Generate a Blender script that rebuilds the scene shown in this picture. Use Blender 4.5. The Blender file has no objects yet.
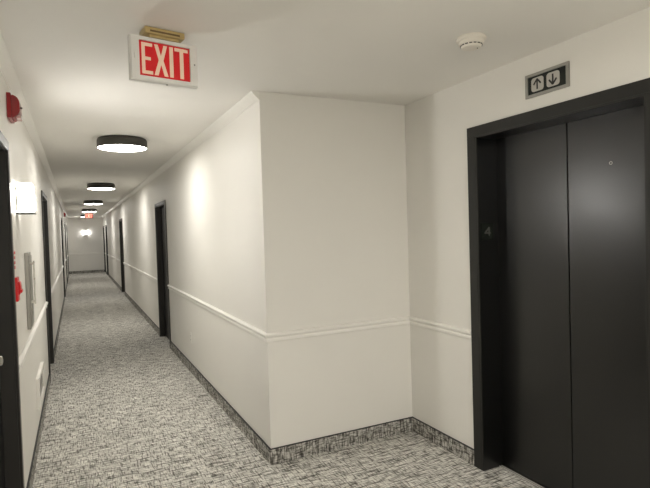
import bpy, bmesh, math
from mathutils import Vector, Matrix
C = bpy.context.scene.collection
PI = math.pi
# ---------------------------------------------------------------- dimensions (metres)
XL, XR, XE = -1.4105, 0.0, 1.1335      # left corridor wall, right corridor wall, elevator wall
YC, YF, YB = 3.1556, 24.37, -2.4       # lobby end wall, far end of corridor, wall behind the camera
H = 2.44
T = 0.16

# ---------------------------------------------------------------- materials
def mat(name, col, rough=0.5, metal=0.0, spec=0.5, emit=None, es=0.0, bump=0.0, bscale=200.0, var=0.0, vscale=3.0, rvar=0.0):
    m = bpy.data.materials.new(name); m.use_nodes = True
    nt = m.node_tree; b = nt.nodes['Principled BSDF']
    b.inputs['Base Color'].default_value = (*col, 1)
    b.inputs['Roughness'].default_value = rough
    b.inputs['Metallic'].default_value = metal
    b.inputs['Specular IOR Level'].default_value = spec
    if emit:
        b.inputs['Emission Color'].default_value = (*emit, 1)
        b.inputs['Emission Strength'].default_value = es
    tc = nt.nodes.new('ShaderNodeTexCoord')
    if var or rvar:
        n = nt.nodes.new('ShaderNodeTexNoise'); n.inputs['Scale'].default_value = vscale; n.inputs['Detail'].default_value = 5
        nt.links.new(tc.outputs['Object'], n.inputs['Vector'])
        if var:
            r = nt.nodes.new('ShaderNodeMapRange')
            r.inputs['To Min'].default_value = 1 - var; r.inputs['To Max'].default_value = 1 + var
            nt.links.new(n.outputs['Fac'], r.inputs['Value'])
            mx = nt.nodes.new('ShaderNodeVectorMath'); mx.operation = 'SCALE'
            mx.inputs[0].default_value = col
            nt.links.new(r.outputs['Result'], mx.inputs['Scale'])
            nt.links.new(mx.outputs['Vector'], b.inputs['Base Color'])
        if rvar:
            r = nt.nodes.new('ShaderNodeMapRange')
            r.inputs['From Min'].default_value = .3; r.inputs['From Max'].default_value = .7
            r.inputs['To Min'].default_value = rough - rvar; r.inputs['To Max'].default_value = rough + rvar
            nt.links.new(n.outputs['Fac'], r.inputs['Value'])
            nt.links.new(r.outputs['Result'], b.inputs['Roughness'])
    if bump:
        n2 = nt.nodes.new('ShaderNodeTexNoise'); n2.inputs['Scale'].default_value = bscale; n2.inputs['Detail'].default_value = 3
        nt.links.new(tc.outputs['Object'], n2.inputs['Vector'])
        bp = nt.nodes.new('ShaderNodeBump'); bp.inputs['Strength'].default_value = bump; bp.inputs['Distance'].default_value = .001
        nt.links.new(n2.outputs['Fac'], bp.inputs['Height']); nt.links.new(bp.outputs['Normal'], b.inputs['Normal'])
    return m

def carpet_mat(name, gain=1.0, dark=0.0, SA=(13, 105, 12), SB=(105, 13, 12), SC=(5, 60, 9)):
    m = bpy.data.materials.new(name); m.use_nodes = True
    nt = m.node_tree; b = nt.nodes['Principled BSDF']; L = nt.links
    b.inputs['Roughness'].default_value = 0.95; b.inputs['Specular IOR Level'].default_value = .1
    tc = nt.nodes.new('ShaderNodeTexCoord')
    def noise(sc, detail=2, off=(0, 0, 0), rough=.6):
        mp = nt.nodes.new('ShaderNodeMapping'); mp.inputs['Scale'].default_value = sc; mp.inputs['Location'].default_value = off
        L.new(tc.outputs['Object'], mp.inputs['Vector'])
        n = nt.nodes.new('ShaderNodeTexNoise'); n.inputs['Scale'].default_value = 1; n.inputs['Detail'].default_value = detail
        n.inputs['Roughness'].default_value = rough
        L.new(mp.outputs['Vector'], n.inputs['Vector']); return n.outputs['Fac']
    def ramp(v, stops):
        r = nt.nodes.new('ShaderNodeValToRGB'); e = r.color_ramp.elements
        e[0].position, e[0].color = stops[0][0], (*[stops[0][1]] * 3, 1)
        e[1].position, e[1].color = stops[1][0], (*[stops[1][1]] * 3, 1)
        L.new(v, r.inputs['Fac']); return r.outputs['Color']
    def mth(op, a, c):
        n = nt.nodes.new('ShaderNodeMath'); n.operation = op
        for i, v in enumerate((a, c)):
            if isinstance(v, float): n.inputs[i].default_value = v
            else: L.new(v, n.inputs[i])
        return n.outputs[0]
    A = ramp(noise(SA, 2), [(.38 + dark, .0), (.55 + dark, 1)])          # strokes along x
    B = ramp(noise(SB, 2, (3, 7, 1)), [(.36 + dark, .0), (.53 + dark, 1)])  # strokes along y
    Cc = ramp(noise(SC, 1, (9, 2, 4)), [(.34, .25), (.46, 1)])
    F = ramp(noise((260, 260, 260), 1), [(.3, .72), (.7, 1.1)])
    G = ramp(noise((1.7, 1.7, 1.7), 3), [(.3, .88), (.7, 1.06)])
    v = mth('MULTIPLY', mth('MULTIPLY', mth('ADD', mth('MULTIPLY', A, B), mth('MULTIPLY', mth('ADD', A, B), .35)), .62), Cc)
    v = mth('MULTIPLY', mth('MULTIPLY', v, F), G)
    mix = nt.nodes.new('ShaderNodeValToRGB'); e = mix.color_ramp.elements
    g = gain
    e[0].position = 0.0; e[0].color = (.075 * g, .070 * g, .060 * g, 1)
    e[1].position = 1.0; e[1].color = (.94 * g, .92 * g, .86 * g, 1)
    k = e.new(.42); k.color = (.53 * g, .51 * g, .465 * g, 1)
    L.new(v, mix.inputs['Fac']); L.new(mix.outputs['Color'], b.inputs['Base Color'])
    bp = nt.nodes.new('ShaderNodeBump'); bp.inputs['Strength'].default_value = .5; bp.inputs['Distance'].default_value = .003
    L.new(v, bp.inputs['Height']); L.new(bp.outputs['Normal'], b.inputs['Normal'])
    return m

M = {}
M['wall'] = mat('wall_paint', (.84, .82, .77), .5, spec=.15, bump=.15, bscale=350, var=.02)
M['ceiling'] = mat('ceiling_paint', (.84, .82, .775), .55, spec=.3, bump=.2, bscale=300, var=.02)
M['trim'] = mat('trim_paint', (.90, .88, .83), .35, spec=.4, var=.01)
M['carpet'] = carpet_mat('patterned_carpet', 1.0)
M['base'] = carpet_mat('carpet_skirting', .75, .03, (90, 90, 16), (20, 20, 110), (45, 45, 9))
M['black_strip'] = mat('black_edge_strip', (.012, .012, .012), .5, var=.1)
M['door_black'] = mat('black_door_paint', (.004, .004, .004), .45, spec=.25, rvar=.05)
M['frame_black'] = mat('charcoal_frame_paint', (.028, .026, .023), .42, spec=.45, rvar=.04)
M['lift'] = mat('black_lift_enamel', (.0015, .0015, .0013), .31, spec=.75, rvar=.02, vscale=4)
M['lift_frame'] = mat('charcoal_lift_frame', (.018, .018, .016), .42, spec=.35, rvar=.04, vscale=8)
M['steel'] = mat('brushed_steel', (.55, .54, .50), .32, metal=1, rvar=.08, vscale=20)
M['bright_steel'] = mat('worn_bright_metal', (.75, .73, .68), .5, metal=.5, var=.05, vscale=20)
M['dull_steel'] = mat('dull_grey_metal', (.36, .35, .32), .45, metal=.6, var=.05)
M['fixture'] = mat('dark_bronze_rim', (.040, .037, .030), .42, spec=.4, var=.05)
M['glow'] = mat('white_diffuser', (.9, .88, .84), .5, emit=(1, .97, .91), es=7.1, var=.01)
M['fill_glow'] = mat('fill_light_diffuser', (.9, .88, .84), .5, emit=(1, .97, .91), es=13.5, var=.01)  # stronger glow, only for the added out-of-frame lobby lights
M['front_glow'] = mat('added_front_glow', (.9, .9, .88), .4, emit=(1, .975, .93), es=26, var=.01)  # extra glow laid over the sconce front to strengthen its light
M['louver'] = mat('grey_white_louver_paint', (.50, .48, .44), .45, var=.02)
M['shade'] = mat('white_glass_shade', (.9, .9, .88), .4, emit=(1, .965, .90), es=3.0, var=.01)
M['endshade'] = mat('bright_glass_shade', (.9, .9, .88), .4, emit=(1, .97, .93), es=8.0, var=.01)
M['exit_housing'] = mat('white_sign_housing', (.80, .79, .76), .4, var=.02)
M['exit_red'] = mat('red_sign_face', (.60, .006, .010), .35, emit=(1, .01, .012), es=.02, var=.04, vscale=30)
M['exit_letter'] = mat('pale_sign_letters', (.80, .60, .46), .4, emit=(1, .70, .48), es=.03, var=.02)
M['exit_red_lit'] = mat('lit_red_sign_face', (.60, .006, .010), .35, emit=(1, .03, .02), es=.22, var=.04, vscale=30)
M['exit_letter_lit'] = mat('lit_sign_letters', (.80, .60, .46), .4, emit=(1, .70, .48), es=.30, var=.02)
M['canopy'] = mat('yellowed_plastic', (.52, .39, .17), .45, var=.08, vscale=20)
M['canopy_dark'] = mat('slot_shadow_plastic', (.16, .10, .035), .6, var=.05)
M['red'] = mat('fire_red_plastic', (.30, .008, .011), .22, spec=.6, var=.05, vscale=20)
M['red_bright'] = mat('bright_red_plastic', (.72, .014, .02), .3, spec=.5, var=.03)
M['lens'] = mat('clear_strobe_lens', (.50, .33, .31), .15, spec=.6, var=.03)
M['detector'] = mat('cream_plastic', (.82, .78, .70), .4, var=.02)
M['dark'] = mat('dark_vent_slot', (.03, .028, .025), .6, var=.05)
M['plate_dark'] = mat('dark_indicator_panel', (.012, .016, .012), .3, spec=.3, var=.05)
M['lantern'] = mat('unlit_lantern_lens', (.52, .50, .46), .4, var=.04, vscale=30)
M['num'] = mat('pale_raised_number', (.10, .10, .09), .4, var=.03)
M['white'] = mat('white_plastic', (.84, .82, .77), .35, var=.01)

# ---------------------------------------------------------------- helpers
def box(bm, x0, x1, y0, y1, z0, z1, mi=0, bev=0.0):
    r = bmesh.ops.create_cube(bm, size=1)
    vs = r['verts']
    sx, sy, sz = x1 - x0, y1 - y0, z1 - z0
    for v in vs:
        v.co = Vector(((x0 + x1) / 2 + v.co.x * sx, (y0 + y1) / 2 + v.co.y * sy, (z0 + z1) / 2 + v.co.z * sz))
    if bev:
        es = list({e for v in vs for e in v.link_edges})
        bmesh.ops.bevel(bm, geom=es, offset=bev, segments=2, affect='EDGES', profile=.6)
    return vs

def lathe(bm, prof, n=48, axis='Z', org=(0, 0, 0)):
    rings = []
    for r, z in prof:
        if r < 1e-6:
            rings.append([bm.verts.new((0, 0, z))])
        else:
            rings.append([bm.verts.new((r * math.cos(2 * PI * i / n), r * math.sin(2 * PI * i / n), z)) for i in range(n)])
    for a, b in zip(rings, rings[1:]):
        for i in range(n):
            j = (i + 1) % n
            if len(a) == 1 and len(b) == 1: continue
            if len(a) == 1: bm.faces.new((a[0], b[j], b[i]))
            elif len(b) == 1: bm.faces.new((a[i], a[j], b[0]))
            else: bm.faces.new((a[i], a[j], b[j], b[i]))
    vs = [v for r in rings for v in r]
    if axis == 'X':
        for v in vs: v.co = Vector((v.co.z, v.co.x, v.co.y))
    if axis == 'Y':
        for v in vs: v.co = Vector((v.co.x, v.co.z, v.co.y))
    for v in vs: v.co += Vector(org)
    bmesh.ops.recalc_face_normals(bm, faces=bm.faces)
    return vs

def prism(bm, pts, f0, f1):
    """extrude a polygon: f0/f1 map a 2-D point to the start and the end 3-D point."""
    a = [bm.verts.new(f0(p)) for p in pts]; b = [bm.verts.new(f1(p)) for p in pts]
    n = len(pts)
    fs = [bm.faces.new(a), bm.faces.new(list(reversed(b)))]
    for i in range(n):
        j = (i + 1) % n
        fs.append(bm.faces.new((a[j], a[i], b[i], b[j])))
    bmesh.ops.recalc_face_normals(bm, faces=bm.faces)
    return a + b

def obj(name, bm, m, parent=None, smooth=False, loc=None):
    me = bpy.data.meshes.new(name); bmesh.ops.recalc_face_normals(bm, faces=bm.faces)
    bm.to_mesh(me); bm.free()
    me.materials.append(m if not isinstance(m, str) else M[m])
    if smooth:
        for p in me.polygons: p.use_smooth = True
        try: me.set_sharp_from_angle(angle=math.radians(35))
        except Exception: pass
    o = bpy.data.objects.new(name, me); C.objects.link(o)
    if parent: o.parent = parent
    if loc: o.location = loc
    return o

def thing(name, label, cat, loc=(0, 0, 0), rot=(0, 0, 0), group=None):
    o = bpy.data.objects.new(name, None); C.objects.link(o); o.empty_display_size = .1
    o.location = loc; o.rotation_euler = rot
    o['label'] = label; o['category'] = cat
    if group: o['group'] = group
    return o

def tag(o, label, cat, group=None):
    o['label'] = label; o['category'] = cat
    if group: o['group'] = group
    return o

def struct(name, bm, m, parent=None, label=None, cat=None):
    o = obj(name, bm, m, parent)
    if parent is None:
        o['kind'] = 'structure'
        if label: o['label'] = label
        if cat: o['category'] = cat
    return o

def copy_tree(src, loc, label=None, group=None):
    c = src.copy(); C.objects.link(c); c.location = loc
    if label: c['label'] = label
    if group: c['group'] = group
    for ch in list(src.children):
        d = ch.copy(); C.objects.link(d); d.parent = c
        for g in list(ch.children):
            e = g.copy(); C.objects.link(e); e.parent = d
    return c

# ---------------------------------------------------------------- doors: positions along each wall (frame outer edges)
DL = [(2.10, 3.13), (6.12, 7.10), (13.95, 14.95), (18.25, 19.25), (22.40, 23.40)]
DR = [(7.06, 8.04), (14.10, 15.10), (21.35, 22.35), (23.33, 24.30)]
DH = 2.04       # frame outer height
FW = 0.05        # frame face width
LY0, LY1, LZ = 1.365, 2.413, 2.079     # elevator opening

# ---------------------------------------------------------------- shell
bm = bmesh.new(); box(bm, XL - T, XE + .6, YB - T, YF + T, -.12, 0)
struct('floor', bm, 'carpet', label='grey and cream crosshatched corridor carpet', cat='floor')
bm = bmesh.new(); box(bm, XL - T, XE + .6, YB - T, YF + T, H, H + .12)
struct('ceiling', bm, 'ceiling', label='smooth off-white corridor ceiling', cat='ceiling')

def wall_with_openings(bm, x0, x1, ya, yb, ops):
    y = ya
    for a, b, z in sorted(ops):
        box(bm, x0, x1, y, a, 0, H); box(bm, x0, x1, a, b, z, H); y = b
    box(bm, x0, x1, y, yb, 0, H)
bm = bmesh.new()
wall_with_openings(bm, XL - T, XL, YB - T, YF + T, [(a + FW - .002, b - FW + .002, DH - FW + .002) for a, b in DL])
struct('wall_left', bm, 'wall', label='long off-white wall on the left of the corridor', cat='wall')
bm = bmesh.new()
wall_with_openings(bm, 0, T, YC, YF + T, [(a + FW - .002, b - FW + .002, 2.0 - FW + .002) for a, b in DR])
struct('wall_right', bm, 'wall', label='off-white wall on the right of the corridor', cat='wall')
bm = bmesh.new(); box(bm, T, XE + .6, YC, YC + T, 0, H)
struct('wall_lobby_end', bm, 'wall', label='short off-white wall facing the camera beside the elevator', cat='wall')
bm = bmesh.new()
wall_with_openings(bm, XE, XE + .25, YB - T, YC, [(LY0 - .002, LY1 + .002, LZ + .002)])
struct('wall_elevator', bm, 'wall', label='off-white wall around the black elevator', cat='wall')
bm = bmesh.new(); box(bm, XL, 0, YF, YF + T, 0, H)
struct('wall_far', bm, 'wall', label='off-white wall closing the far end of the corridor', cat='wall')
bm = bmesh.new(); box(bm, XL, XE, YB - T, YB, 0, H)
struct('wall_back', bm, 'wall', label='off-white wall behind the camera', cat='wall')

# ---------------------------------------------------------------- mouldings
# profiles: (out from wall, z)
RAIL = [(0, .808), (.008, .808), (.012, .813), (.012, .826), (.009, .831), (.008, .836), (.015, .842), (.022, .848), (.024, .858), (.019, .864), (.007, .868), (0, .868)]
CROWN = [(0, 2.386), (.005, 2.386), (.008, 2.393), (.018, 2.400), (.032, 2.413), (.042, 2.424), (.046, 2.432), (.050, 2.434), (.050, H), (0, H)]
def mould(bm, prof, wall, a, b, m0=0, m1=0):
    """m0 / m1: mitre factors at the two ends (grow by out*m)."""
    if wall == 'L':
        prism(bm, prof, lambda p: (XL + p[0], a - m0 * p[0], p[1]), lambda p: (XL + p[0], b + m1 * p[0], p[1]))
    elif wall == 'R':
        prism(bm, prof, lambda p: (XR - p[0], a - m0 * p[0], p[1]), lambda p: (XR - p[0], b + m1 * p[0], p[1]))
    elif wall == 'E':
        prism(bm, prof, lambda p: (XE - p[0], a - m0 * p[0], p[1]), lambda p: (XE - p[0], b + m1 * p[0], p[1]))
    elif wall == 'C':
        prism(bm, prof, lambda p: (a - m0 * p[0], YC - p[0], p[1]), lambda p: (b + m1 * p[0], YC - p[0], p[1]))
    elif wall == 'F':
        prism(bm, prof, lambda p: (a - m0 * p[0], YF - p[0], p[1]), lambda p: (b + m1 * p[0], YF - p[0], p[1]))
def gaps(ya, yb, ds):
    out = []; y = ya
    for a, b in ds:
        if a > y + .02: out.append((y, a))
        y = b
    if yb > y + .02: out.append((y, yb))
    return out
gl = gaps(YB, YF, DL); gr = gaps(YC, YF, DR)
bm = bmesh.new()
for a, b in gl: mould(bm, RAIL, 'L', a, b, 0, -1 if b == YF else 0)
struct('trim_1', bm, 'trim', label='white chair rail on the left corridor wall', cat='chair rail')
bm = bmesh.new()
for a, b in gr: mould(bm, RAIL, 'R', a, b, 1 if a == YC else 0, -1 if b == YF else 0)
struct('trim_2', bm, 'trim', label='white chair rail on the right corridor wall', cat='chair rail')
bm = bmesh.new(); mould(bm, RAIL, 'C', 0, XE, 1, -1)
struct('trim_3', bm, 'trim', label='white chair rail on the short lobby wall', cat='chair rail')
bm = bmesh.new(); mould(bm, RAIL, 'E', 2.484, YC, 0, -1); mould(bm, RAIL, 'E', YB, 1.293)
struct('trim_4', bm, 'trim', label='white chair rail beside the elevator frame', cat='chair rail')
bm = bmesh.new(); mould(bm, RAIL, 'F', XL, XR, -1, -1)
struct('trim_5', bm, 'trim', label='white chair rail on the far end wall', cat='chair rail')
bm = bmesh.new(); mould(bm, CROWN, 'L', YB, YF, 0, -1)
struct('trim_6', bm, 'trim', label='white crown moulding along the left corridor wall', cat='crown moulding')
bm = bmesh.new(); mould(bm, CROWN, 'R', YC, YF, 0, -1)
struct('trim_7', bm, 'trim', label='white crown moulding along the right corridor wall', cat='crown moulding')
bm = bmesh.new(); mould(bm, CROWN, 'F', XL, XR, -1, -1)
struct('trim_8', bm, 'trim', label='white crown moulding across the far end wall', cat='crown moulding')

BASE = [(0, 0), (.010, 0), (.010, .100), (0, .100)]
CAP = [(0, .1002), (.0115, .1002), (.0115, .1045), (0, .1045)]
def baseboard(name, segs, label):
    bm = bmesh.new()
    for s in segs: mould(bm, BASE, *s)
    o = struct(name, bm, 'base', label=label, cat='baseboard')
    bm = bmesh.new()
    for s in segs: mould(bm, CAP, *s)
    obj('edge_strip', bm, 'black_strip', o)['label'] = 'thin black strip capping the carpet base'
baseboard('baseboard_left', [('L', a, b, 0, -1 if b == YF else 0) for a, b in gl], 'carpet base with black cap along the left corridor wall')
baseboard('baseboard_right', [('R', a, b, 1 if a == YC else 0, -1 if b == YF else 0) for a, b in gr], 'carpet base with black cap along the right corridor wall')
baseboard('baseboard_lobby_end', [('C', 0, XE, 1, -1)], 'carpet base with black cap under the short lobby wall')
baseboard('baseboard_elevator', [('E', 2.484, YC, 0, -1), ('E', YB, 1.293)], 'carpet base with black cap beside the elevator')
baseboard('baseboard_far', [('F', XL, XR, -1, -1)], 'dark carpet base under the far end wall')

# ---------------------------------------------------------------- apartment doors (structure)
def door(n, side, a, b, label):
    s = 1 if side == 'L' else -1           # direction out of the wall into the corridor
    X = XL if side == 'L' else XR
    def bx(bm, d0, d1, y0, y1, z0, z1, bev=0):
        x0, x1 = sorted((X + s * d0, X + s * d1)); box(bm, x0, x1, y0, y1, z0, z1, bev=bev)
    P = .014; R = -.065; DH = 2.04 if side == 'L' else 2.0
    root = bpy.data.objects.new('door_%d' % n, None); C.objects.link(root)
    root.location = (0, 0, 0); root['kind'] = 'structure'; root['label'] = label; root['category'] = 'door'
    bm = bmesh.new()                       # frame: two jambs with casing, head, stops
    for y0, y1, q0, q1 in ((a, a + FW, a + FW, a + FW + .012), (b - FW, b, b - FW - .012, b - FW)):
        bx(bm, .001, P, y0, y1, 0, DH - FW, bev=.002)
        bx(bm, -.13, .0009, y0 if y0 > a + .01 else y1 - .006, y1 if y0 < a + .01 else y0 + .006, 0, DH - FW)
        bx(bm, -.13, R - .045, q0, q1, 0, DH - FW - .012)
    bx(bm, .001, P, a, b, DH - FW, DH, bev=.002)
    bx(bm, -.13, .0009, a + FW, b - FW, DH - FW - .006, DH - FW)
    bx(bm, -.13, R - .045, a + FW, b - FW, DH - FW - .018, DH - FW - .006)
    obj('door_frame', bm, 'frame_black', root)
    bm = bmesh.new()
    bx(bm, R - .040, R, a + FW + .008, b - FW - .008, .008, DH - FW - .009, bev=.0015)
    slab = obj('door_panel', bm, 'door_black', root)
    # knob on the near edge for the first door's far side, else the near edge
    ky = 2.90 if side == 'L' and n == 1 else a + FW + .075
    bm = bmesh.new()
    lathe(bm, [(0, 0), (.030, 0), (.030, .004), (.012, .008), (.011, .014), (.018, .017), (.023, .022), (.024, .027), (.021, .032), (.010, .035), (0, .035)], 24, 'X')
    for v in bm.verts: v.co = Vector((X + s * (R + v.co.x), ky + v.co.y, .945 + v.co.z))
    obj('door_knob', bm, 'steel', slab, smooth=True)['label'] = 'satin silver door knob'
    return root
nm = ['black apartment door at the left edge beside the wall sconce', 'black door on the left past the metal cabinet',
      'black door on the left, third from the camera', 'black door on the left, second from the far end', 'black door on the left nearest the far end wall']
for i, (a, b) in enumerate(DL): door(i + 1, 'L', a, b, nm[i])
nm = ['nearest black door on the right corridor wall', 'second black door on the right corridor wall',
      'black door on the right just before the last one', 'black door on the right in the far corner']
for i, (a, b) in enumerate(DR): door(i + 6, 'R', a, b, nm[i])

# ---------------------------------------------------------------- elevator
el = thing('elevator_doorway', 'black double-door elevator in a charcoal metal frame on the right wall', 'elevator', (XE, (LY0 + LY1) / 2, 0))
ey = (LY0 + LY1) / 2
def el_obj(name, bm, m, parent=None, **k):
    for v in bm.verts:
        v.co -= Vector((XE, ey, 0))
    return obj(name, bm, m, parent or el, **k)
bm = bmesh.new()
D = .150
for y0, y1 in ((LY1, LY1 + .068), (LY0 - .068, LY0)):
    box(bm, XE - .012, XE - .0008, y0, y1, .001, LZ, bev=.0015)
for y0, y1 in ((LY1 - .012, LY1 + .001), (LY0 - .001, LY0 + .012)):
    box(bm, XE - .010, XE + D + .06, y0, y1, .001, LZ + .001)
box(bm, XE - .012, XE - .0008, LY0 - .068, LY1 + .068, LZ, LZ + .060, bev=.0015)
box(bm, XE - .010, XE + D + .06, LY0 + .012, LY1 - .012, LZ - .010, LZ + .001)
fr = el_obj('elevator_frame', bm, 'lift_frame')
# inner dark lining of the jambs and head
bm = bmesh.new()
box(bm, XE - .006, XE + D - .001, LY1 - .0145, LY1 - .0125, .002, LZ - .0125)
box(bm, XE - .006, XE + D - .001, LY0 + .0125, LY0 + .0145, .002, LZ - .0125)
box(bm, XE - .006, XE + D - .001, LY0 + .015, LY1 - .015, LZ - .0125, LZ - .0105)
el_obj('jamb_lining', bm, 'lift')
for k, (y0, y1) in enumerate(((ey + .003, LY1 - .014), (LY0 + .014, ey - .003))):
    bm = bmesh.new(); box(bm, XE + D, XE + D + .03, y0, y1, .012, LZ - .012, bev=.002)
    p = el_obj('door_panel', bm, 'lift')
    if k == 1:
        bm = bmesh.new(); lathe(bm, [(.0055, 0), (.0085, 0), (.0085, .002), (.0055, .002), (.0055, 0)], 20, 'X', (XE + D - .0022, 1.641, 1.819))
        el_obj('key_hole_ring', bm, 'dull_steel', p, smooth=True)
        bm = bmesh.new(); lathe(bm, [(0, 0), (.0054, 0), (.0054, .0015), (0, .0015)], 16, 'X', (XE + D - .0016, 1.641, 1.819))
        el_obj('key_hole', bm, 'dark', p, smooth=True)
bm = bmesh.new()
box(bm, XE + D + .032, XE + D + .04, LY0, LY1, 0, LZ)
el_obj('shaft_backing', bm, 'dark')
bm = bmesh.new()
x = XE + D
box(bm, x - .030, x + .03, LY0 + .013, LY1 - .013, .0001, .002)
sl = el_obj('door_sill', bm, 'dark'); sl['label'] = 'dark grooved threshold of the elevator'
bm = bmesh.new()
box(bm, x - .031, x - .023, LY0 + .013, LY1 - .013, .0021, .006)
box(bm, x - .014, x - .008, LY0 + .013, LY1 - .013, .0021, .006)
o_ = el_obj('sill_ridges', bm, 'bright_steel', sl); o_['label'] = 'bright metal ridges'


def stroke(bm, p, q, w, to3, d0, d1):
    p = Vector(p); q = Vector(q); t = (q - p).normalized(); n = Vector((-t.y, t.x)) * w / 2
    pts = [p + n, q + n, q - n, p - n]
    prism(bm, pts, lambda u: to3(u, d0), lambda u: to3(u, d1))
# floor-number plate on the far jamb
yj = LY1 - .0146
bm = bmesh.new(); box(bm, 1.140, 1.238, yj - .003, yj - .0002, 1.440, 1.545, bev=.001)
pl = el_obj('number_plate', bm, 'plate_dark')
to3 = lambda u, d: (u.x, yj - .003 - d, u.y)
bm = bmesh.new()
stroke(bm, (1.206, 1.465), (1.206, 1.520), .010, to3, 0, .0015)
stroke(bm, (1.207, 1.518), (1.172, 1.482), .009, to3, 0, .00148)
stroke(bm, (1.169, 1.483), (1.217, 1.483), .009, to3, 0, .00152)
el_obj('number_four', bm, 'num', pl)['label'] = 'pale raised number 4'

# ---------------------------------------------------------------- direction indicator above the elevator
ic = Vector((XE, 1.882, 2.2705)); W2, H2 = .136, .062
ind = thing('elevator_direction_indicator', 'grey framed up and down arrow indicator above the elevator', 'sign', ic)
bm = bmesh.new()   # bevelled frame ring
def rect_ring(bm, o, i, d0, d1, to3):
    ow, oh = o; iw, ih = i
    for (x0, x1, y0, y1) in ((-ow, ow, ih, oh), (-ow, ow, -oh, -ih), (-ow, -iw, -ih, ih), (iw, ow, -ih, ih)):
        prism(bm, [(x0, y0), (x1, y0), (x1, y1), (x0, y1)], lambda u: to3(u, d0), lambda u: to3(u, d1))
# local axes: u -> -y (left to right as seen), v -> z, d -> out of the wall (-x)
ti = lambda u, d: (-d, -u[0], u[1])
rect_ring(bm, (W2, H2), (W2 - .017, H2 - .015), .0005, .010, ti)
obj('indicator_frame', bm, 'dull_steel', ind)
bm = bmesh.new(); prism(bm, [(-W2 + .0175, -H2 + .0155), (W2 - .0175, -H2 + .0155), (W2 - .0175, H2 - .0155), (-W2 + .0175, H2 - .0155)], lambda u: ti(u, .0005), lambda u: ti(u, .006))
obj('indicator_panel', bm, 'plate_dark', ind)
for k, cx in enumerate((-.056, .042)):
    r = .015; w, h = .039, .036; pts = []
    for qx, qy, a0 in ((1, 1, 0), (-1, 1, 90), (-1, -1, 180), (1, -1, 270)):
        for t in range(5):
            a = math.radians(a0 + t * 22.5)
            pts.append((cx + qx * (w - r) + r * math.cos(a), qy * (h - r) + r * math.sin(a)))
    bm = bmesh.new(); prism(bm, pts, lambda u: ti(u, .0062), lambda u: ti(u, .009))
    ln = obj('lantern_lens', bm, 'lantern', ind)
    ln['label'] = ('pale square lens with up arrow', 'pale square lens with down arrow')[k]
    bm = bmesh.new(); s = 1 if k == 0 else -1
    to = lambda u, d: ti((cx + u[0], s * u[1]), d)
    stroke(bm, (0, -.026), (0, .019), .0085, to, .0092, .0108)
    stroke(bm, (0, .027), (-.023, .000), .0085, to, .0092, .0107)
    stroke(bm, (0, .027), (.023, .000), .0085, to, .0092, .0109)
    obj('arrow', bm, 'dark', ln)

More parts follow.
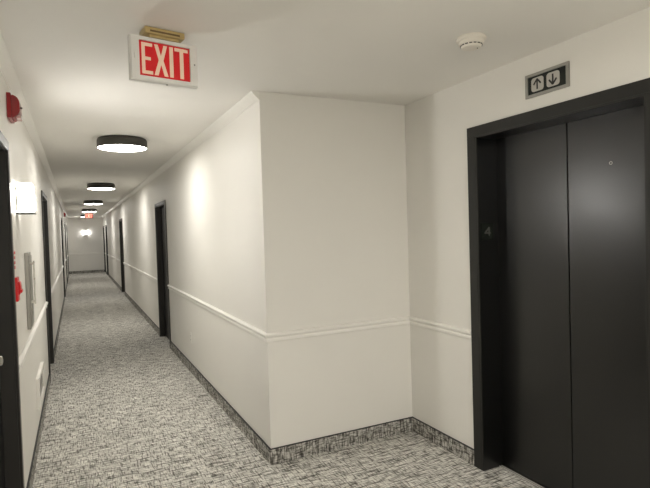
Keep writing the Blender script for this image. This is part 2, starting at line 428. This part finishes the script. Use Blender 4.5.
# ---------------------------------------------------------------- exit sign
def exit_sign(loc, rz, label, main=True):
    r = thing('exit_sign', label, 'exit sign', loc, (0, 0, rz))
    w, h, dp = .151, .0965, .020
    bm = bmesh.new()   # housing box with chamfered frame
    box(bm, -w, w, -dp + .006, dp, -h, h, bev=.004)
    hz = obj('sign_housing', bm, 'exit_housing', r)
    rw, rh = .1115, .0745
    bm = bmesh.new()
    tf = lambda u, d: (u[0], -dp + .006 - d, u[1])
    rect_ring(bm, (w - .004, h - .004), (rw + .002, rh + .002), 0, .008, tf)
    obj('sign_bezel', bm, 'exit_housing', r)
    bm = bmesh.new(); prism(bm, [(-rw, -rh), (rw, -rh), (rw, rh), (-rw, rh)], lambda u: tf(u, .0), lambda u: tf(u, .004))
    face = obj('sign_face', bm, 'exit_red' if main else 'exit_red_lit', r); face['label'] = 'red face panel'
    # letters, pale on red
    top, bot = .068, -.067; sw = .0145
    def add(name, fn):
        bm = bmesh.new(); fn(bm); obj(name, bm, 'exit_letter' if main else 'exit_letter_lit', face)['label'] = 'pale letter ' + name[-1].upper()
    q = lambda bm, pts, e: prism(bm, pts, lambda u: tf(u, .004), lambda u: tf(u, .0052 + e))
    def E_(bm):
        x0, x1 = -.103, -.056
        q(bm, [(x0, bot), (x1, bot), (x1, bot + sw), (x0 + sw, bot + sw), (x0 + sw, -.0065), (x1 - .008, -.0065), (x1 - .008, .0075), (x0 + sw, .0075), (x0 + sw, top - sw), (x1, top - sw), (x1, top), (x0, top)], 0)
    def X_(bm):
        x0, x1 = -.050, .012; c = (x0 + x1) / 2; d = .0175
        q(bm, [(x0, bot), (x0 + d, bot), (c, -.018), (x1 - d, bot), (x1, bot), (c + .0105, .001), (x1 - .002, top), (x1 - d - .001, top), (c, .020), (x0 + d + .001, top), (x0 + .002, top), (c - .0105, .001)], 0)
    def I_(bm): q(bm, [(.019, bot), (.036, bot), (.036, top), (.019, top)], 0)
    def T_(bm): q(bm, [(.066, bot), (.083, bot), (.083, top - sw), (.104, top - sw), (.104, top), (.043, top), (.043, top - sw), (.066, top - sw)], 0)
    for n_, f_ in (('letter_e', E_), ('letter_x', X_), ('letter_i', I_), ('letter_t', T_)): add(n_, f_)
    zt = H - loc[2]
    bm = bmesh.new()
    box(bm, -.066, .066, -.018, .042, h + .0003, h + .013, bev=.003)
    box(bm, -.088, .090, -.030, .060, h + .013, zt - .0005, bev=.006)
    cn = obj('mounting_canopy', bm, 'canopy', r); cn['label'] = 'yellowed plastic ceiling canopy'
    bm = bmesh.new(); box(bm, -.066, .066, -.0312, -.0295, h + .020, h + .028)
    obj('canopy_slot', bm, 'canopy_dark', cn)
    if main:
        bm = bmesh.new(); lathe(bm, [(0, 0), (.004, 0), (.003, .002), (0, .0025)], 12, 'Y', (0, 0, 0))
        for v in bm.verts: v.co = Vector((.134 + v.co.x, -dp - .0021 - v.co.y, v.co.z + .005))
        obj('screw', bm, 'dull_steel', r)
        bm = bmesh.new(); lathe(bm, [(0, 0), (.006, 0), (.004, .002), (0, .0025)], 16, 'Y', (0, 0, 0))
        for v in bm.verts: v.co = Vector((-.132 + v.co.x * .7, -dp - .0021 - v.co.y, v.co.z * 2.4 + .005))
        obj('latch', bm, 'exit_housing', r)
        bm = bmesh.new(); lathe(bm, [(0, 0), (.005, 0), (.004, -.003), (0, -.004)], 12)
        for v in bm.verts: v.co += Vector((.01, 0, -h))
        obj('test_button', bm, 'dull_steel', r)
    return r
ca, sa = math.cos(.164), math.sin(.164)
cx0, cy0 = -.865 + .155 * ca, 2.331 + .155 * sa
exit_sign((cx0 - sa * .020 + .0, cy0 + ca * .020, 2.398 - .0965), .164, 'large red EXIT sign hanging from the ceiling nearest the camera')
exit_sign((-.645, 20.0, 2.398 - .0965), 0, 'tiny distant red EXIT sign at the far end of the corridor', False)

# ---------------------------------------------------------------- ceiling lights
def ceiling_light(loc, label, dm='glow'):
    r = thing('ceiling_light', label, 'ceiling light', loc, group='round ceiling lights down the corridor')
    bm = bmesh.new()
    lathe(bm, [(0, -.001), (.200, -.001), (.212, -.006), (.219, -.018), (.220, -.030), (.220, -.086), (.214, -.088), (.213, -.078), (0, -.078)], 64)
    obj('rim', bm, 'fixture', r, smooth=True)['label'] = 'dark bronze drum rim'
    bm = bmesh.new()
    lathe(bm, [(0, -.0785), (.2125, -.0785), (.2125, -.084), (.195, -.090), (0, -.092)], 64)
    obj('diffuser', bm, dm, r, smooth=True)['label'] = 'glowing white diffuser'
    return r
FX = [(5.12, 'nearest round dark-rimmed ceiling light in the corridor'), (9.50, 'second round dark-rimmed ceiling light from the camera'),
      (13.85, 'third round dark-rimmed ceiling light from the camera'), (17.95, 'fourth round ceiling light, just in front of the distant exit sign'),
      (22.30, 'farthest round ceiling light, hidden behind the distant exit sign')]
f0 = ceiling_light((-.675, FX[0][0], H), FX[0][1])
for y, l in FX[1:]: copy_tree(f0, (-.675, y, H), l)
ceiling_light((-.20, .40, H), 'added unseen round fill light overhead beside the camera', 'fill_glow')  # added out of frame to brighten the near lobby
ceiling_light((-.10, -1.30, H), 'added unseen round fill light behind the camera', 'fill_glow')  # second added light, unseen, fills the lobby from behind

# ---------------------------------------------------------------- smoke detector
sd = thing('smoke_detector', 'round cream smoke detector on the ceiling in front of the elevator', 'smoke detector', (.655, 1.915, H))
bm = bmesh.new()
lathe(bm, [(0, -.0005), (.070, -.0005), (.071, -.004), (.071, -.012), (.066, -.018), (.062, -.020), (0, -.020)], 48)
obj('mounting_base', bm, 'detector', sd, smooth=True)
bm = bmesh.new()
lathe(bm, [(0, -.0205), (.060, -.0205), (.059, -.032), (.054, -.037), (.050, -.038), (.050, -.042), (.046, -.049), (.035, -.053), (0, -.054)], 48)
hd = obj('sensor_head', bm, 'detector', sd, smooth=True)
bm = bmesh.new()
for k in range(16):
    a = 2 * PI * k / 16
    vs = box(bm, .0485, .0525, -.0065, .0065, -.0415, -.0375)
    for v in vs: v.co = Matrix.Rotation(a, 3, 'Z') @ v.co
obj('smoke_vents', bm, 'dark', hd)
bm = bmesh.new(); lathe(bm, [(0, -.053), (.004, -.053), (.003, -.056), (0, -.057)], 12)
for v in bm.verts: v.co += Vector((.02, -.02, .0008))
obj('test_button', bm, 'dark', hd)

# ---------------------------------------------------------------- wall sconce, left wall
def sconce(name, loc, rz, label, m, L=.16, d=.090, h=.172):
    """local: x out of the wall, y along the wall."""
    r = thing(name, label, 'wall light', loc, (0, 0, rz))
    bm = bmesh.new(); box(bm, .0005, .012, -L / 2 + .02, L / 2 - .02, -h / 2 + .01, h / 2 - .02, bev=.002)
    obj('back_plate', bm, 'fixture', r)
    n = 14; pts = []
    for i in range(n + 1):                      # softly bowed front
        t = -1 + 2 * i / n
        pts.append((.012 + (d - .012) * (1 - .16 * abs(t) ** 3), t * L / 2))
    pts += [(.0125, L / 2), (.0125, -L / 2)]
    bm = bmesh.new(); prism(bm, pts, lambda p: (p[0], p[1], -h / 2), lambda p: (p[0] * .97, p[1] * .985, h / 2))
    sh = obj('lamp_shade', bm, m, r); sh['label'] = 'glowing white shade'
    if m == 'shade':
        bm = bmesh.new(); fp = pts[1:n]
        fp = [(p[0] + .0006, p[1]) for p in fp] + [(p[0] - .0015 + .003, p[1]) for p in reversed(fp)]
        prism(bm, fp, lambda p: (p[0], p[1], -h / 2 + .012), lambda p: (p[0], p[1], h / 2 - .012))
        obj('added_front_panel', bm, 'front_glow', r)  # added glowing panel, throws more light forward than the shade
    bm = bmesh.new(); prism(bm, [(p[0] * .965, p[1] * .98) for p in pts], lambda p: (p[0], p[1], h / 2 + .0003), lambda p: (p[0], p[1], h / 2 + .003))
    obj('shade_top', bm, 'white', r)  # opaque cap added to keep the shade's glow off the ceiling
    bm = bmesh.new()
    box(bm, .0005, d + .006, -L / 2 - .004, L / 2 + .004, -h / 2 - .007, -h / 2 - .001, bev=.001)
    box(bm, d - .010, d + .006, L / 2 - .004, L / 2 + .004, -h / 2 - .001, h / 2 - .068)
    for v in bm.verts: pass
    obj('metal_cradle', bm, 'fixture', r)['label'] = 'dark metal tray holding the shade'
    return r
sconce('wall_sconce', (XL, 3.555, 1.775), 0, 'glowing white box-shaded sconce on the left wall', 'shade')
sconce('wall_sconce', (-.700, YF, 1.745), -PI / 2, 'starry bright sconce on the far end wall', 'endshade', L=.115, h=.15)

sconce('wall_sconce', (-.15, YB, 1.775), PI / 2, 'added unseen box-shaded fill light on the wall behind the camera', 'shade')  # unseen sconce added only to light the lobby

# ---------------------------------------------------------------- fire alarm strobes
def strobe(loc, label):
    r = thing('fire_alarm_strobe', label, 'fire alarm', loc, group='red fire alarm strobes on the left wall')
    bm = bmesh.new(); box(bm, .0005, .022, -.085, .085, -.068, .068, bev=.004)
    b = obj('alarm_housing', bm, 'red', r)
    bm = bmesh.new()
    pts = [(.0222, -.066), (.048, -.050), (.060, -.028), (.060, .028), (.048, .052), (.0222, .064)]
    prism(bm, pts, lambda p: (p[0], -.068, p[1]), lambda p: (p[0], .068, p[1]))
    bmesh.ops.bevel(bm, geom=list(bm.edges), offset=.004, segments=2, affect='EDGES')
    obj('alarm_cover', bm, 'red', r)
    bm = bmesh.new(); box(bm, .040, .062, -.045, .045, -.062, -.040, bev=.004)
    obj('strobe_lens', bm, 'lens', r)['label'] = 'clear strobe lens'
    bm = bmesh.new(); lathe(bm, [(0, 0), (.006, 0), (.005, .008), (0, .009)], 12, 'X', (.060, .0, .004))
    obj('indicator_bead', bm, 'dark', r, smooth=True)
    return r
s0 = strobe((XL, 3.33, 2.262), 'red fire alarm strobe high on the left wall above the sconce')
copy_tree(s0, (XL, 17.9, 2.262), 'small distant red fire alarm strobe on the left wall far down the corridor')

# ---------------------------------------------------------------- pull station and its notice
ps = thing('fire_alarm_pull_station', 'bright red fire alarm pull station below the sconce', 'fire alarm', (XL, 3.285, 1.255))
bm = bmesh.new(); box(bm, .0005, .016, -.045, .045, -.066, .066, bev=.005)
obj('station_body', bm, 'red_bright', ps)
bm = bmesh.new()
prism(bm, [(.0162, .046), (.024, .040), (.028, .012), (.026, -.018), (.022, -.030), (.0162, -.034)], lambda p: (p[0], -.037, p[1]), lambda p: (p[0], .037, p[1]))
bmesh.ops.bevel(bm, geom=list(bm.edges), offset=.003, segments=2, affect='EDGES')
obj('station_cover', bm, 'red_bright', ps)
bm = bmesh.new(); box(bm, .0265, .033, -.030, .030, -.020, -.004, bev=.002)
obj('pull_handle', bm, 'red_bright', ps)
nt_ = thing('fire_notice', 'small white notice with red lettering above the pull station', 'notice', (XL, 3.285, 1.415))
bm = bmesh.new(); box(bm, .0005, .003, -.045, .045, -.060, .060)
obj('notice_plate', bm, 'white', nt_)
for k in range(4):
    bm = bmesh.new(); z = .042 - k * .027; y = -.036
    for j, wd in enumerate(((.012, .006, .014, .010, .008), (.008, .016, .006, .012), (.014, .008, .010, .008), (.010, .012, .016))[k]):
        box(bm, .003, .0036, y, y + wd, z - .008, z + .008); y += wd + .0045
    obj('lettering_line', bm, 'red_bright', nt_)['label'] = 'line of small red lettering'

# ---------------------------------------------------------------- grey cabinet on the left wall
cb = thing('metal_wall_cabinet', 'narrow grey metal cabinet with handle on the left wall past the sconce', 'cabinet', (XL, 4.00, 1.185))
bm = bmesh.new(); box(bm, .0005, .022, -.11, .11, -.255, .255, bev=.003)
obj('cabinet_body', bm, 'dull_steel', cb)
bm = bmesh.new(); box(bm, .0222, .028, -.095, .095, -.235, .235, bev=.002)
cd = obj('cabinet_door', bm, 'dull_steel', cb)
bm = bmesh.new()
box(bm, .046, .056, -.085, -.067, -.09, .20, bev=.003)
box(bm, .0282, .047, -.083, -.069, -.08, -.065); box(bm, .0282, .047, -.083, -.069, .175, .19)
obj('cabinet_handle', bm, 'steel', cd)
bm = bmesh.new(); lathe(bm, [(0, 0), (.009, 0), (.008, .006), (0, .006)], 16, 'X', (.0282, -.075, -.13))
obj('cabinet_lock', bm, 'steel', cd, smooth=True)

# ---------------------------------------------------------------- low access grille
gv = thing('wall_vent', 'white square vent low on the left wall above the carpet', 'vent', (XL, 4.66, .366))
bm = bmesh.new(); rect_ring(bm, (.30, .115), (.25, .085), .0005, .024, lambda u, d: (d, u[0], u[1]))
obj('vent_frame', bm, 'trim', gv)
bm = bmesh.new()
box(bm, .0005, .002, -.27, .27, -.09, .09)
for k in range(9):
    z = -.08 + k * .02
    prism(bm, [(.004, z - .006), (.014, z + .004), (.014, z + .006), (.004, z - .004)], lambda p: (p[0], -.269, p[1]), lambda p: (p[0], .269, p[1]))
obj('vent_louvers', bm, 'louver', gv)

# ---------------------------------------------------------------- outlet on the right wall
ot = thing('wall_outlet', 'white electrical outlet low on the right corridor wall', 'outlet', (0, 5.66, .395))
bm = bmesh.new(); box(bm, -.006, -.0005, -.035, .035, -.057, .057, bev=.002)
obj('cover_plate', bm, 'white', ot)
for zz in (.022, -.022):
    bm = bmesh.new(); box(bm, -.0085, -.0062, -.017, .017, zz - .014, zz + .014, bev=.001)
    rc = obj('receptacle', bm, 'white', ot)
    bm = bmesh.new(); box(bm, -.0092, -.0086, -.008, -.005, zz - .004, zz + .007); box(bm, -.0092, -.0086, .005, .008, zz - .004, zz + .007)
    obj('slots', bm, 'dark', rc)

# ---------------------------------------------------------------- world, camera, view
w = bpy.data.worlds.new('World'); bpy.context.scene.world = w; w.use_nodes = True
w.node_tree.nodes['Background'].inputs['Color'].default_value = (.02, .02, .02, 1)

cam = bpy.data.cameras.new('Camera'); co = bpy.data.objects.new('Camera', cam); C.objects.link(co)
F_, YAW, PITCH, ROLL = 509.5013, .4546, -.0264, .0299
cam.sensor_fit = 'HORIZONTAL'; cam.sensor_width = 36; cam.lens = F_ / 650 * 36
cam.clip_start = .01
Fw = Vector((math.sin(YAW) * math.cos(PITCH), math.cos(YAW) * math.cos(PITCH), math.sin(PITCH)))
R = Vector((math.cos(YAW), -math.sin(YAW), 0)); U = R.cross(Fw)
# image right axis = R*cos + U*sin-type roll (world horizontals rise to the right)
cr, sr = math.cos(ROLL), math.sin(ROLL)
Ri = R * cr - U * sr; Ui = U * cr + R * sr
m3 = Matrix((Ri, Ui, -Fw)).transposed()
co.matrix_world = Matrix.Translation((-1.1012, 0, 1.5284)) @ m3.to_4x4()
bpy.context.scene.camera = co
vs = bpy.context.scene.view_settings
vs.view_transform = 'Standard'; vs.look = 'None'; vs.gamma = 1; vs.use_curve_mapping = False
vs.exposure = 2.3
